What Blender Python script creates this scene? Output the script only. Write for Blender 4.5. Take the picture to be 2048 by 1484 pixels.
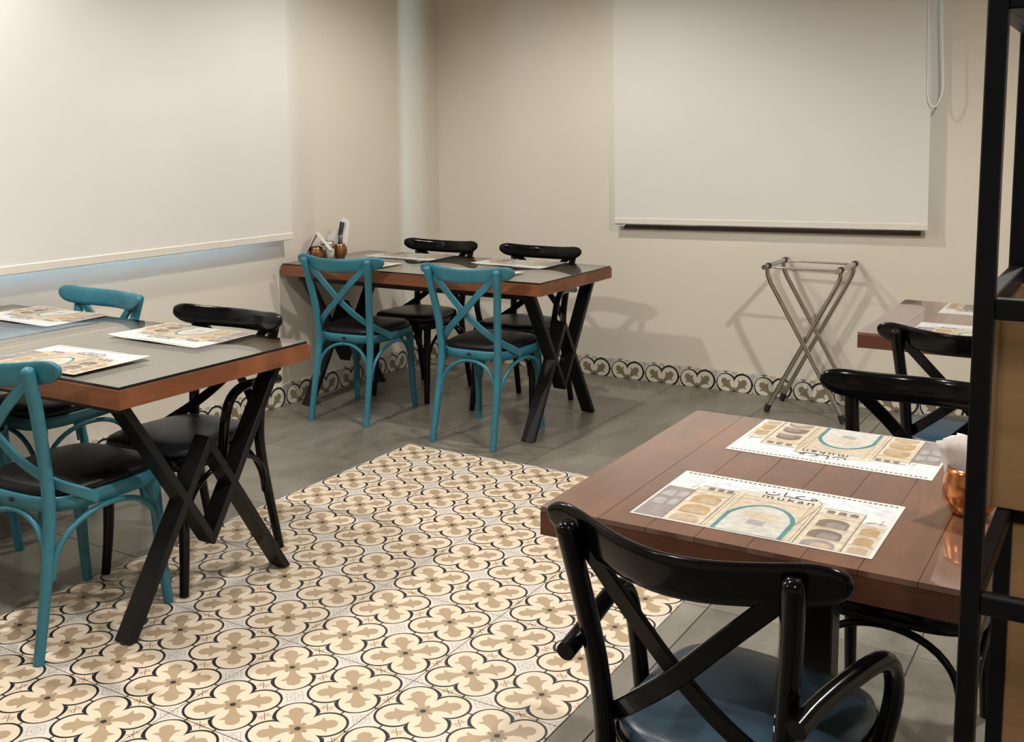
import bpy, bmesh, math, random
from mathutils import Vector, Matrix, noise

for o in list(bpy.data.objects):
    bpy.data.objects.remove(o, do_unlink=True)
scene = bpy.context.scene
COL = scene.collection
random.seed(7)

# ------------------------------------------------------------------ camera
cam_d = bpy.data.cameras.new('camera')
cam = bpy.data.objects.new('camera', cam_d)
COL.objects.link(cam)
F, CX, CY = 2114.64, 1037.95, 521.09
Rr = Vector((0.8601543581, 0.5100143822, -0.0044508575))
Rd = Vector((0.0564389333, -0.1038516834, -0.9929901685))
Rf = Vector((-0.5069014964, 0.8538736193, -0.1181131458))
cam.matrix_world = Matrix(((Rr.x, -Rd.x, -Rf.x, 1.67522),
                           (Rr.y, -Rd.y, -Rf.y, -2.20278),
                           (Rr.z, -Rd.z, -Rf.z, 1.40871),
                           (0, 0, 0, 1)))
cam_d.sensor_fit = 'HORIZONTAL'
cam_d.sensor_width = 36.0
cam_d.lens = F * 36.0 / 2048.0
cam_d.shift_x = (1024.0 - CX) / 2048.0
cam_d.shift_y = (CY - 742.0) / 2048.0
cam_d.clip_start = 0.02
scene.camera = cam

# ------------------------------------------------------------------ world, light, exposure
w = bpy.data.worlds.new('daylight_sky')
scene.world = w
w.use_nodes = True
w.node_tree.nodes['Background'].inputs[0].default_value = (0.45, 0.62, 0.9, 1)
w.node_tree.nodes['Background'].inputs[1].default_value = 1.0
scene.view_settings.view_transform = 'Standard'
scene.view_settings.look = 'None'
scene.view_settings.exposure = -0.2
scene.view_settings.gamma = 1.0
scene.view_settings.use_curve_mapping = False
scene.cycles.caustics_reflective = False
scene.cycles.use_light_tree = False

LAMP_COLOR = (1.0, 0.975, 0.93)
CEIL = 2.75
XL, YR = -2.175, 3.30          # left wall, far wall
XR, YB = 3.6, -4.0             # walls out of view


def area(name, loc, rot, sx, sy, power, color):
    d = bpy.data.lights.new(name, 'AREA')
    d.shape = 'RECTANGLE'; d.size = sx; d.size_y = sy
    d.energy = power; d.color = color
    o = bpy.data.objects.new(name, d)
    o.location = loc; o.rotation_euler = rot
    COL.objects.link(o)
    return o


# daylight outside the two windows, one lamp each, then an added side lamp
area('daylight_window_1', (XL - 0.75, 0.55, 1.95), (0, -math.pi / 2, 0), 1.9, 2.6, 480, (0.42, 0.64, 1.0))
area('daylight_window_2', (-0.08, YR + 0.75, 1.95), (-math.pi / 2, 0, 0), 1.9, 1.9, 30, (0.55, 0.78, 1.0))
area('added_corner_strip_light', (1.35, YR + 0.36, 1.9), (0, math.pi / 2, 0), 1.9, 0.5, 400, (0.55, 0.78, 1.0))  # added lamp grazing past the blind to throw a bluish strip into the corner

# downlights: x, y, power, cone (degrees)
DOWNLIGHTS = [(-1.50, -0.50, 185, 160), (-0.85, 1.84, 120, 150), (1.75, 0.70, 222, 166), (0.35, -0.75, 100, 134),
              (2.2, -1.9, 85, 150), (-0.6, -2.3, 85, 150)]  # these two are unseen fill, added to light the walls from the camera side

# ------------------------------------------------------------------ helpers
MATS = {}


def new_mat(name):
    m = bpy.data.materials.new(name)
    m.use_nodes = True
    MATS[name] = m
    nt = m.node_tree
    return m, nt, nt.nodes['Principled BSDF']


class S:
    """tiny expression wrapper over shader math nodes"""
    def __init__(self, nt, sock):
        self.nt, self.s = nt, sock

    def _op(self, op, *a, clamp=False):
        n = self.nt.nodes.new('ShaderNodeMath')
        n.operation = op
        n.use_clamp = clamp
        for i, v in enumerate((self,) + a):
            if isinstance(v, S):
                self.nt.links.new(v.s, n.inputs[i])
            else:
                n.inputs[i].default_value = float(v)
        return S(self.nt, n.outputs[0])

    def __add__(self, o): return self._op('ADD', o)
    def __sub__(self, o): return self._op('SUBTRACT', o)
    def __mul__(self, o): return self._op('MULTIPLY', o)
    def __truediv__(self, o): return self._op('DIVIDE', o)
    def rsub(self, v): return (self * -1.0) + v
    def abs(self): return self._op('ABSOLUTE')
    def sqrt(self): return self._op('SQRT')
    def floor(self): return self._op('FLOOR')
    def min(self, o): return self._op('MINIMUM', o)
    def max(self, o): return self._op('MAXIMUM', o)
    def lt(self, o): return self._op('LESS_THAN', o)
    def gt(self, o): return self._op('GREATER_THAN', o)


def mixc(nt, fac, a, b):
    n = nt.nodes.new('ShaderNodeMix')
    n.data_type = 'RGBA'
    if isinstance(fac, S): nt.links.new(fac.s, n.inputs[0])
    else: n.inputs[0].default_value = fac
    for v, i in ((a, 6), (b, 7)):
        if isinstance(v, (tuple, list)): n.inputs[i].default_value = (*v, 1)
        else: nt.links.new(v, n.inputs[i])
    return n.outputs[2]


def coords(nt, kind='Object', scale=None):
    t = nt.nodes.new('ShaderNodeTexCoord')
    s = t.outputs[kind]
    if scale:
        mp = nt.nodes.new('ShaderNodeMapping')
        mp.inputs['Scale'].default_value = scale
        nt.links.new(s, mp.inputs[0])
        s = mp.outputs[0]
    return s


def worldpos(nt, scale=(1, 1, 1)):
    g = nt.nodes.new('ShaderNodeNewGeometry')
    mp = nt.nodes.new('ShaderNodeMapping')
    mp.inputs['Scale'].default_value = scale
    nt.links.new(g.outputs['Position'], mp.inputs[0])
    return mp.outputs[0]


def noise_tex(nt, vec, scale, detail=4, rough=0.55):
    n = nt.nodes.new('ShaderNodeTexNoise')
    n.inputs['Scale'].default_value = scale
    n.inputs['Detail'].default_value = detail
    n.inputs['Roughness'].default_value = rough
    nt.links.new(vec, n.inputs['Vector'])
    return n.outputs['Fac']


def ramp(nt, fac, stops):
    r = nt.nodes.new('ShaderNodeValToRGB')
    e = r.color_ramp.elements
    while len(e) > len(stops): e.remove(e[-1])
    while len(e) < len(stops): e.new(0.5)
    for el, (p, c) in zip(e, stops):
        el.position = p
        el.color = (*c, 1) if isinstance(c, (tuple, list)) else (c, c, c, 1)
    nt.links.new(fac.s if isinstance(fac, S) else fac, r.inputs[0])
    return r.outputs[0]


def bump(nt, bsdf, height, strength, dist=0.002):
    b = nt.nodes.new('ShaderNodeBump')
    b.inputs['Strength'].default_value = strength
    b.inputs['Distance'].default_value = dist
    nt.links.new(height.s if isinstance(height, S) else height, b.inputs['Height'])
    nt.links.new(b.outputs[0], bsdf.inputs['Normal'])


def plain(name, col, rough=0.5, metal=0.0, var=0.12, scale=8.0, bmp=0.0, bscale=60.0, coat=0.0, spec=0.5):
    m, nt, b = new_mat(name)
    v = coords(nt)
    f = noise_tex(nt, v, scale)
    lo = tuple(c * (1 - var) for c in col); hi = tuple(min(1, c * (1 + var)) for c in col)
    nt.links.new(ramp(nt, f, [(0.3, lo), (0.7, hi)]), b.inputs['Base Color'])
    b.inputs['Roughness'].default_value = rough
    b.inputs['Metallic'].default_value = metal
    b.inputs['Specular IOR Level'].default_value = spec
    if coat:
        b.inputs['Coat Weight'].default_value = coat
        b.inputs['Coat Roughness'].default_value = 0.08
    if bmp:
        bump(nt, b, noise_tex(nt, v, bscale), bmp)
    return m


def wood(name, dark, light, axis=0, rough=0.4, scale=1.0, coat=0.0, patches=0.0, pcol=(0.4, 0.14, 0.05), world=False):
    m, nt, b = new_mat(name)
    sc = [14 * scale] * 3
    sc[axis] = 1.1 * scale
    v = worldpos(nt, tuple(sc)) if world else coords(nt, 'Object', tuple(sc))
    oi = nt.nodes.new('ShaderNodeObjectInfo')
    va = nt.nodes.new('ShaderNodeVectorMath'); va.operation = 'ADD'
    vm = nt.nodes.new('ShaderNodeMath'); vm.operation = 'MULTIPLY'; vm.inputs[1].default_value = 37.0
    nt.links.new(oi.outputs['Random'], vm.inputs[0])
    nt.links.new(v, va.inputs[0]); nt.links.new(vm.outputs[0], va.inputs[1])
    v = va.outputs[0]
    f1 = noise_tex(nt, v, 2.2, 6, 0.65)
    f2 = noise_tex(nt, v, 9.0, 3, 0.6)
    f = (S(nt, f1) * 0.7) + (S(nt, f2) * 0.3)
    col = ramp(nt, f, [(0.34, dark), (0.66, light)])
    if patches:
        pf = noise_tex(nt, worldpos(nt), 5.0, 3, 0.6)
        col = mixc(nt, S(nt, ramp(nt, pf, [(0.5, 0.0), (0.72, patches)])), col, pcol)
    nt.links.new(col, b.inputs['Base Color'])
    b.inputs['Roughness'].default_value = rough
    if coat:
        b.inputs['Coat Weight'].default_value = coat
        b.inputs['Coat Roughness'].default_value = 0.025
        b.inputs['Coat IOR'].default_value = 1.75
    bump(nt, b, f, 0.15, 0.001)
    return m


class MB:
    """collects shapes into one mesh"""
    def __init__(self):
        self.v, self.f, self.m, self.sm = [], [], [], []

    def add(self, vs, fs, mat=0, smooth=False):
        n = len(self.v)
        self.v += [tuple(x) for x in vs]
        for f in fs:
            self.f.append([n + i for i in f]); self.m.append(mat); self.sm.append(smooth)
        return self

    def box(self, x0, x1, y0, y1, z0, z1, mat=0):
        return self.add([(x0, y0, z0), (x1, y0, z0), (x1, y1, z0), (x0, y1, z0), (x0, y0, z1), (x1, y0, z1), (x1, y1, z1), (x0, y1, z1)],
                        [(0, 3, 2, 1), (4, 5, 6, 7), (0, 1, 5, 4), (1, 2, 6, 5), (2, 3, 7, 6), (3, 0, 4, 7)], mat)

    def bbox(self, x0, x1, y0, y1, z0, z1, b=0.003, mat=0):
        """box with chamfered edges"""
        bm = bmesh.new()
        bmesh.ops.create_cube(bm, size=1)
        for v in bm.verts:
            v.co = Vector(((x0 + x1) / 2 + v.co.x * (x1 - x0), (y0 + y1) / 2 + v.co.y * (y1 - y0), (z0 + z1) / 2 + v.co.z * (z1 - z0)))
        bmesh.ops.bevel(bm, geom=bm.edges[:], offset=b, segments=1, affect='EDGES')
        bm.verts.index_update()
        self.add([v.co[:] for v in bm.verts], [[v.index for v in f.verts] for f in bm.faces], mat)
        bm.free()
        return self

    def tube(self, pts, r, n=10, caps=True, mat=0, roundcap=False):
        pts = [Vector(p) for p in pts]
        rs = r if isinstance(r, (list, tuple)) else [r] * len(pts)
        if roundcap:
            d = (pts[-1] - pts[-2]).normalized()
            R0 = rs[-1]
            rs = list(rs)
            for a in (30, 55, 75):
                pts.append(pts[-1] + d * 0); pts[-1] = pts[len(rs) - 1] + d * R0 * 0.7 * math.sin(math.radians(a)) if a == 30 else pts[-1]
                if a != 30:
                    pts[-1] = base + d * R0 * 0.7 * math.sin(math.radians(a))
                else:
                    base = pts[-2]
                    pts[-1] = base + d * R0 * 0.7 * math.sin(math.radians(a))
                rs.append(R0 * math.cos(math.radians(a)))
        t0 = (pts[1] - pts[0]).normalized()
        up = Vector((0, 0, 1)) if abs(t0.z) < 0.9 else Vector((0, 1, 0))
        nrm = (up - t0 * up.dot(t0)).normalized()
        vs, fs = [], []
        for i, p in enumerate(pts):
            if i == 0: t = pts[1] - pts[0]
            elif i == len(pts) - 1: t = pts[-1] - pts[-2]
            else: t = (pts[i + 1] - pts[i]).normalized() + (pts[i] - pts[i - 1]).normalized()
            t.normalize()
            nrm = (nrm - t * nrm.dot(t)).normalized()
            bn = t.cross(nrm)
            for k in range(n):
                a = 2 * math.pi * k / n
                vs.append(p + (nrm * math.cos(a) + bn * math.sin(a)) * rs[i])
        for i in range(len(pts) - 1):
            for k in range(n):
                a, b = i * n + k, i * n + (k + 1) % n
                fs.append((a, b, b + n, a + n))
        self.add(vs, fs, mat, True)
        if caps:
            self.add(vs[:n], [tuple(reversed(range(n)))], mat)
            self.add(vs[-n:], [tuple(range(n))], mat)
        return self

    def ribbon(self, pts, ups, wd, th, mat=0):
        """rectangular bar along pts; ups = width direction at each point"""
        pts = [Vector(p) for p in pts]
        vs, fs = [], []
        c = min(wd, th) * 0.22
        prof = [(-wd / 2 + c, -th / 2), (wd / 2 - c, -th / 2), (wd / 2, -th / 2 + c), (wd / 2, th / 2 - c),
                (wd / 2 - c, th / 2), (-wd / 2 + c, th / 2), (-wd / 2, th / 2 - c), (-wd / 2, -th / 2 + c)]
        n = 8
        for i, p in enumerate(pts):
            if i == 0: t = pts[1] - pts[0]
            elif i == len(pts) - 1: t = pts[-1] - pts[-2]
            else: t = (pts[i + 1] - pts[i]).normalized() + (pts[i] - pts[i - 1]).normalized()
            t.normalize()
            u = Vector(ups[i] if isinstance(ups, list) else ups)
            u = (u - t * u.dot(t)).normalized()
            b = t.cross(u)
            for a, q in prof:
                vs.append(p + u * a + b * q)
        for i in range(len(pts) - 1):
            for k in range(n):
                a, b = i * n + k, i * n + (k + 1) % n
                fs.append((a, b, b + n, a + n))
        fs.append(tuple(reversed(range(n))))
        fs.append(tuple(range(len(vs) - n, len(vs))))
        return self.add(vs, fs, mat, False)

    def lathe(self, prof, n=24, center=(0, 0, 0), mat=0):
        vs, fs = [], []
        for r, z in prof:
            for k in range(n):
                a = 2 * math.pi * k / n
                vs.append((center[0] + r * math.cos(a), center[1] + r * math.sin(a), center[2] + z))
        for i in range(len(prof) - 1):
            for k in range(n):
                a, b = i * n + k, i * n + (k + 1) % n
                fs.append((a, b, b + n, a + n))
        return self.add(vs, fs, mat, True)

    def prism(self, poly, z0, z1, mat=0):
        n = len(poly)
        vs = [(x, y, z0) for x, y in poly] + [(x, y, z1) for x, y in poly]
        fs = [tuple(reversed(range(n))), tuple(range(n, 2 * n))]
        fs += [(i, (i + 1) % n, n + (i + 1) % n, n + i) for i in range(n)]
        return self.add(vs, fs, mat)

    def mesh(self, name, mats):
        me = bpy.data.meshes.new(name)
        me.from_pydata(self.v, [], self.f)
        for mt in (mats if isinstance(mats, (list, tuple)) else [mats]):
            me.materials.append(MATS[mt] if isinstance(mt, str) else mt)
        me.polygons.foreach_set('material_index', self.m)
        me.polygons.foreach_set('use_smooth', self.sm)
        me.update()
        return me

    def build(self, name, mats, parent=None, loc=None):
        o = bpy.data.objects.new(name, self.mesh(name, mats))
        COL.objects.link(o)
        if parent: o.parent = parent
        if loc: o.location = loc
        return o


def inst(name, me, parent=None, loc=(0, 0, 0), rot=(0, 0, 0)):
    o = bpy.data.objects.new(name, me)
    COL.objects.link(o)
    o.parent = parent
    o.location = loc; o.rotation_euler = rot
    return o


def tag(o, label=None, cat=None, group=None, kind=None):
    if label: o['label'] = label
    if cat: o['category'] = cat
    if group: o['group'] = group
    if kind: o['kind'] = kind
    return o


def empty(name, loc=(0, 0, 0), rz=0.0):
    o = bpy.data.objects.new(name, None)
    o.empty_display_size = 0.1
    o.location = loc; o.rotation_euler = (0, 0, rz)
    COL.objects.link(o)
    return o


def copy_tree(o, parent=None):
    c = o.copy()
    COL.objects.link(c)
    c.parent = parent
    for ch in list(o.children):
        copy_tree(ch, c)
    return c


def arc(c, r, a0, a1, n=10):
    return [(c[0] + r * math.cos(math.radians(a0 + (a1 - a0) * i / n)), c[1] + r * math.sin(math.radians(a0 + (a1 - a0) * i / n))) for i in range(n + 1)]


def spline(pts, n=6):
    """Catmull-Rom through pts"""
    P = [Vector(p) for p in pts]
    P = [P[0] * 2 - P[1]] + P + [P[-1] * 2 - P[-2]]
    out = []
    for i in range(1, len(P) - 2):
        for k in range(n):
            t = k / n
            out.append(0.5 * ((2 * P[i]) + (P[i + 1] - P[i - 1]) * t + (2 * P[i - 1] - 5 * P[i] + 4 * P[i + 1] - P[i + 2]) * t * t
                              + (3 * P[i] - P[i - 1] - 3 * P[i + 1] + P[i + 2]) * t ** 3))
    out.append(P[-2].copy())
    return out


# ------------------------------------------------------------------ materials
PT = 0.2143                         # repeat of the printed tile pattern


def tile_material(name, cream, white, tan, black, grey, ow=0.025):
    m, nt, b = new_mat(name)
    t = nt.nodes.new('ShaderNodeTexCoord')
    sp = nt.nodes.new('ShaderNodeSeparateXYZ')
    nt.links.new(t.outputs['Object'], sp.inputs[0])
    x = S(nt, sp.outputs[0]) / PT
    y = S(nt, sp.outputs[1]) / PT
    qx = x - (x + 0.5).floor()
    qy = y - (y + 0.5).floor()
    a, c = qx.abs(), qy.abs()
    k = 0.70710678
    s = (a + c) * k
    tt = ((a - c) * k).abs()
    diag = (qx * qy).lt(0.0)                       # lobes on one diagonal carry the heavier outline
    s0, r = 0.316, 0.224

    def circ(cx, rad):
        d = s - cx
        return ((d * d) + (tt * tt)).sqrt() - rad
    d1 = circ(s0, r).min(((a * a) + (c * c)).sqrt() - 0.205)
    thin = circ(s0, r + ow)
    thick = circ(s0 - 0.026, r + 0.047)
    d2 = (thick * diag) + (thin * diag.rsub(1.0))
    inside = d1.lt(0.0)
    outline = d2.lt(0.0) * inside.rsub(1.0)
    # fleuron in every lobe
    wv = ramp(nt, s * 2.0, [(0.0, 0.055), (0.16, 0.038), (0.34, 0.046), (0.50, 0.085), (0.61, 0.165), (0.64, 0.080), (0.76, 0.086), (0.85, 0.062), (0.905, 0.0)])
    fleur = tt.lt(S(nt, wv)) * inside
    star = (a.min(c)).lt(0.028) * (a.max(c)).lt(0.125)
    star = star.max(((a * a) + (c * c)).sqrt().lt(0.075))
    mid = ((a * a) + (c * c)).sqrt().lt(0.036)
    # link strokes between neighbouring lobes
    u, v = a.max(c), a.min(c)
    link = (v - 0.223).abs().lt(0.011) * u.gt(0.440)
    # small crosslet on the middle of every cell edge
    eu = u.rsub(0.5)
    ex = ((eu - v).abs().lt(0.009) * eu.lt(0.055)).max(((eu * eu) + ((v - 0.06) * (v - 0.06))).sqrt().lt(0.021) * ((eu * eu) + ((v - 0.066) * (v - 0.066))).sqrt().gt(0.014))
    # pale lattice on every cell corner
    cu, cv = u.rsub(0.5), v.rsub(0.5)
    corner = (cu + cv).lt(0.235)
    rr = ((cu * cu) + (cv * cv)).sqrt()
    lat = (((rr - 0.055).abs().lt(0.007)).max(((cu + cv) - 0.13).abs().lt(0.008))).max((cu - cv).abs().lt(0.005) * rr.lt(0.12))
    wn = noise_tex(nt, worldpos(nt), 7.0, 4)
    col = mixc(nt, corner, cream, white)
    col = mixc(nt, lat * corner * 0.75, col, grey)
    col = mixc(nt, ex * 0.85, col, (0.15, 0.055, 0.02))
    col = mixc(nt, S(nt, ramp(nt, wn, [(0.35, 0.0), (0.8, 0.16)])), col, (0.52, 0.45, 0.36))   # worn print
    col = mixc(nt, link, col, black)
    col = mixc(nt, outline, col, black)
    col = mixc(nt, inside, col, cream)
    col = mixc(nt, fleur, col, tan)
    col = mixc(nt, star, col, tuple(q * 0.82 for q in tan))
    col = mixc(nt, mid, col, (0.035, 0.028, 0.02))
    nt.links.new(col, b.inputs['Base Color'])
    b.inputs['Roughness'].default_value = 0.42
    return m


tile_material('patterned_tile', (0.71, 0.59, 0.445), (0.66, 0.60, 0.53), (0.405, 0.295, 0.185), (0.010, 0.010, 0.012), (0.36, 0.32, 0.30), 0.030)
tile_material('skirting_print', (0.66, 0.60, 0.50), (0.60, 0.56, 0.50), (0.21, 0.17, 0.10), (0.009, 0.009, 0.009), (0.22, 0.21, 0.18), 0.050)

# wall paint
m, nt, b = new_mat('wall_paint')
f = noise_tex(nt, worldpos(nt), 1.1, 3)
nt.links.new(ramp(nt, f, [(0.3, (0.68, 0.615, 0.51)), (0.7, (0.71, 0.645, 0.54))]), b.inputs['Base Color'])
b.inputs['Roughness'].default_value = 0.62
bump(nt, b, noise_tex(nt, worldpos(nt), 160.0, 2), 0.04, 0.001)
plain('ceiling_paint', (0.62, 0.60, 0.55), 0.8, var=0.03)
plain('grout', (0.045, 0.042, 0.036), 0.85)

# grey floor tile: cement look with streaks, slight tone change per tile
m, nt, b = new_mat('grey_tile')
f1 = noise_tex(nt, worldpos(nt, (1.6, 0.8, 1)), 2.6, 7, 0.62)
f2 = noise_tex(nt, worldpos(nt), 26.0, 4, 0.7)
oi = nt.nodes.new('ShaderNodeObjectInfo')
f = (S(nt, f1) * 0.72) + (S(nt, f2) * 0.18) + (S(nt, oi.outputs['Random']) * 0.10)
nt.links.new(ramp(nt, f, [(0.34, (0.105, 0.095, 0.075)), (0.5, (0.172, 0.157, 0.126)), (0.66, (0.252, 0.231, 0.186))]), b.inputs['Base Color'])
nt.links.new(ramp(nt, f1, [(0.3, 0.26), (0.7, 0.44)]), b.inputs['Roughness'])
bump(nt, b, f2, 0.05, 0.001)

# blind fabric: slightly translucent
m, nt, b = new_mat('blind_fabric')
wv = nt.nodes.new('ShaderNodeTexNoise')
wv.inputs['Scale'].default_value = 420
f = noise_tex(nt, worldpos(nt), 1.3, 3)
nt.links.new(ramp(nt, f, [(0.3, (0.71, 0.685, 0.65)), (0.7, (0.75, 0.725, 0.69))]), b.inputs['Base Color'])
b.inputs['Roughness'].default_value = 0.75
tr = nt.nodes.new('ShaderNodeBsdfTranslucent')
tr.inputs[0].default_value = (0.6, 0.6, 0.6, 1)
mx = nt.nodes.new('ShaderNodeMixShader'); mx.inputs[0].default_value = 0.02
nt.links.new(b.outputs[0], mx.inputs[1]); nt.links.new(tr.outputs[0], mx.inputs[2])
nt.links.new(mx.outputs[0], nt.nodes['Material Output'].inputs['Surface'])
plain('blind_bar', (0.73, 0.68, 0.60), 0.5, var=0.03)
plain('white_plastic', (0.80, 0.82, 0.82), 0.35, var=0.03)
wood('window_wood', (0.028, 0.009, 0.007), (0.06, 0.018, 0.012), 0, 0.35)

plain('teal_paint', (0.030, 0.158, 0.215), 0.38, var=0.13, scale=14, bmp=0.05, bscale=90, spec=0.38)
plain('black_paint', (0.0022, 0.0022, 0.0025), 0.14, var=0.3, scale=10, bmp=0.02, bscale=70, spec=0.22)
plain('black_vinyl', (0.0065, 0.006, 0.006), 0.38, var=0.25, scale=6, bmp=0.10, bscale=120, spec=0.24)
plain('charcoal_vinyl', (0.012, 0.016, 0.021), 0.36, var=0.2, scale=6, bmp=0.10, bscale=120, spec=0.35)
plain('slate_vinyl', (0.034, 0.066, 0.096), 0.36, var=0.20, scale=6, bmp=0.10, bscale=120)
plain('badge_metal', (0.03, 0.03, 0.03), 0.35, 0.6)
plain('paint_chip', (0.7, 0.7, 0.68), 0.6)
plain('black_steel', (0.0075, 0.0075, 0.0075), 0.34, var=0.25, scale=12, bmp=0.05, bscale=100, spec=0.22)
plain('dark_steel', (0.0030, 0.0036, 0.0055), 0.42, var=0.3, scale=9, spec=0.16)
plain('rubber', (0.012, 0.012, 0.012), 0.7)
plain('chrome', (0.50, 0.47, 0.43), 0.20, 1.0, var=0.08, scale=25)
plain('copper', (0.55, 0.22, 0.085), 0.20, 1.0, var=0.15, scale=18, bmp=0.12, bscale=42)
plain('dull_copper', (0.34, 0.16, 0.075), 0.32, 1.0, var=0.2, scale=22, bmp=0.15, bscale=60)
plain('napkin_paper', (0.72, 0.66, 0.62), 0.85, var=0.03, bmp=0.08, bscale=60)
plain('cutlery_black', (0.014, 0.018, 0.018), 0.3)
plain('cutlery_steel', (0.55, 0.55, 0.53), 0.22, 1.0)
plain('shaker_salt', (0.62, 0.56, 0.45), 0.6)

wood('table_brown', (0.170, 0.125, 0.085), (0.215, 0.160, 0.110), 0, 0.34)
wood('table_brown_y', (0.115, 0.052, 0.030), (0.172, 0.082, 0.050), 1, 0.30, coat=1.0, patches=0.5, pcol=(0.27, 0.105, 0.045))
wood('edge_orange', (0.135, 0.041, 0.014), (0.240, 0.078, 0.026), 0, 0.45, patches=0.75, pcol=(0.31, 0.112, 0.042))
wood('edge_orange_y', (0.135, 0.041, 0.014), (0.240, 0.078, 0.026), 1, 0.45, patches=0.75, pcol=(0.31, 0.112, 0.042))
wood('edge_dark', (0.065, 0.019, 0.008), (0.120, 0.038, 0.016), 0, 0.40, patches=0.5, pcol=(0.16, 0.055, 0.018))
wood('edge_dark_y', (0.065, 0.019, 0.008), (0.120, 0.038, 0.016), 1, 0.40, patches=0.5, pcol=(0.16, 0.055, 0.018))
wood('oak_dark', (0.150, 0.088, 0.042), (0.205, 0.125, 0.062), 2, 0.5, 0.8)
wood('oak_panel', (0.215, 0.120, 0.050), (0.305, 0.180, 0.080), 0, 0.5, 0.8)

# sheet glass: clear body with a Fresnel reflection
def glass(name, tint, edge=False):
    m, nt, b = new_mat(name)
    nt.nodes.remove(b)
    tr = nt.nodes.new('ShaderNodeBsdfTransparent'); tr.inputs[0].default_value = (*tint, 1)
    gl = nt.nodes.new('ShaderNodeBsdfGlossy'); gl.inputs['Roughness'].default_value = 0.02
    gl.inputs[0].default_value = (1, 1, 1, 1)
    geo = nt.nodes.new('ShaderNodeNewGeometry')
    dot = nt.nodes.new('ShaderNodeVectorMath'); dot.operation = 'DOT_PRODUCT'
    nt.links.new(geo.outputs['Incoming'], dot.inputs[0]); nt.links.new(geo.outputs['Normal'], dot.inputs[1])
    g = S(nt, dot.outputs['Value']).abs().rsub(1.0)
    fres = (g * g * g * g * g) * 0.957 + 0.043            # Schlick, both faces of the sheet alike
    mx = nt.nodes.new('ShaderNodeMixShader')
    nt.links.new(fres.s, mx.inputs[0]); nt.links.new(tr.outputs[0], mx.inputs[1]); nt.links.new(gl.outputs[0], mx.inputs[2])
    nt.links.new(mx.outputs[0], nt.nodes['Material Output'].inputs['Surface'])
    return m
glass('clear_glass', (0.93, 0.95, 0.94))
glass('window_glass', (0.9, 0.95, 0.95))
plain('glass_edge', (0.012, 0.016, 0.015), 0.15)

# placemat inks
PAPER = plain('mat_paper', (0.555, 0.54, 0.51), 0.6, var=0.02)
for nm, c in dict(ink_sand=(0.455, 0.375, 0.270), ink_sand2=(0.36, 0.270, 0.175), ink_ochre=(0.34, 0.225, 0.105), ink_brown=(0.150, 0.105, 0.078),
                  ink_mauve=(0.215, 0.178, 0.165), ink_teal=(0.055, 0.170, 0.165), ink_pale=(0.44, 0.415, 0.37), ink_stone=(0.285, 0.262, 0.250),
                  ink_dark=(0.020, 0.018, 0.024), ink_sky=(0.50, 0.52, 0.54), ink_cream=(0.485, 0.430, 0.345)).items():
    plain(nm, c, 0.6, var=0.16, scale=60)

# ------------------------------------------------------------------ setting: walls, ceiling
WT = 0.10
WL = dict(y0=-0.75, y1=1.80, z0=0.93, z1=2.45)       # window in the left wall
WF = dict(x0=-0.86, x1=0.715, z0=0.905, z1=2.45)     # window in the far wall


def wall_with_hole(name, along, fixed0, fixed1, a0, a1, h0, h1, z0, z1):
    mb = MB()
    for (p, q, r, t) in ((a0, h0, 0, CEIL), (h1, a1, 0, CEIL), (h0, h1, 0, z0), (h0, h1, z1, CEIL)):
        if along == 'y': mb.box(fixed0, fixed1, p, q, r, t)
        else: mb.box(p, q, fixed0, fixed1, r, t)
    return tag(mb.build(name, 'wall_paint'), kind='structure')


wall_with_hole('wall_left', 'y', XL - WT, XL, YB, YR + WT, WL['y0'], WL['y1'], WL['z0'], WL['z1'])
wall_with_hole('wall_far', 'x', YR, YR + WT, XL, XR, WF['x0'], WF['x1'], WF['z0'], WF['z1'])
tag(MB().box(XR, XR + 0.15, YB, YR, 0, CEIL).build('wall_right', 'wall_paint'), kind='structure')
tag(MB().box(XL, XR, YB - 0.15, YB, 0, CEIL).build('wall_near', 'wall_paint'), kind='structure')
tag(MB().box(XL - WT, XR + 0.15, YB - 0.15, YR + WT, CEIL, CEIL + 0.12).build('ceiling', 'ceiling_paint'), kind='structure')


def window(name, horizontal):
    root = empty(name)
    tag(root, kind='structure')
    fw, d0, d1 = 0.055, 0.03, 0.075
    if horizontal:
        a0, a1, z0, z1 = WF['x0'], WF['x1'], WF['z0'], WF['z1']
        B = lambda p, q, r, s, y0=YR + d0, y1=YR + d1: MB().bbox(p, q, y0, y1, r, s, 0.004)
        P = lambda p, q, r, s: MB().box(p, q, YR + 0.050, YR + 0.056, r, s)
    else:
        a0, a1, z0, z1 = WL['y0'], WL['y1'], WL['z0'], WL['z1']
        B = lambda p, q, r, s, y0=d0, y1=d1: MB().bbox(XL - y1, XL - y0, p, q, r, s, 0.004)
        P = lambda p, q, r, s: MB().box(XL - 0.056, XL - 0.050, p, q, r, s)
    B(a0, a0 + fw, z0, z1).build('frame_stile', 'window_wood', root)
    B(a1 - fw, a1, z0, z1).build('frame_stile', 'window_wood', root)
    B(a0 + fw, a1 - fw, z1 - fw, z1).build('frame_head', 'window_wood', root)
    B(a0 + fw, a1 - fw, z0, z0 + fw).build('frame_sill', 'window_wood', root)
    P(a0 + fw, a1 - fw, z0 + fw, z1 - fw).build('pane', 'window_glass', root)
    return root


window('window_1', False)
wf = window('window_2', True)
# dark stained sill board showing under the far blind
MB().bbox(-0.81, 0.80, -0.0, 0.045, -0.012, 0.012, 0.003).build('sill_board', 'window_wood', wf, (-0.076, YR - 0.016, 0.900)).rotation_euler = (0, -0.019, 0)

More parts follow.
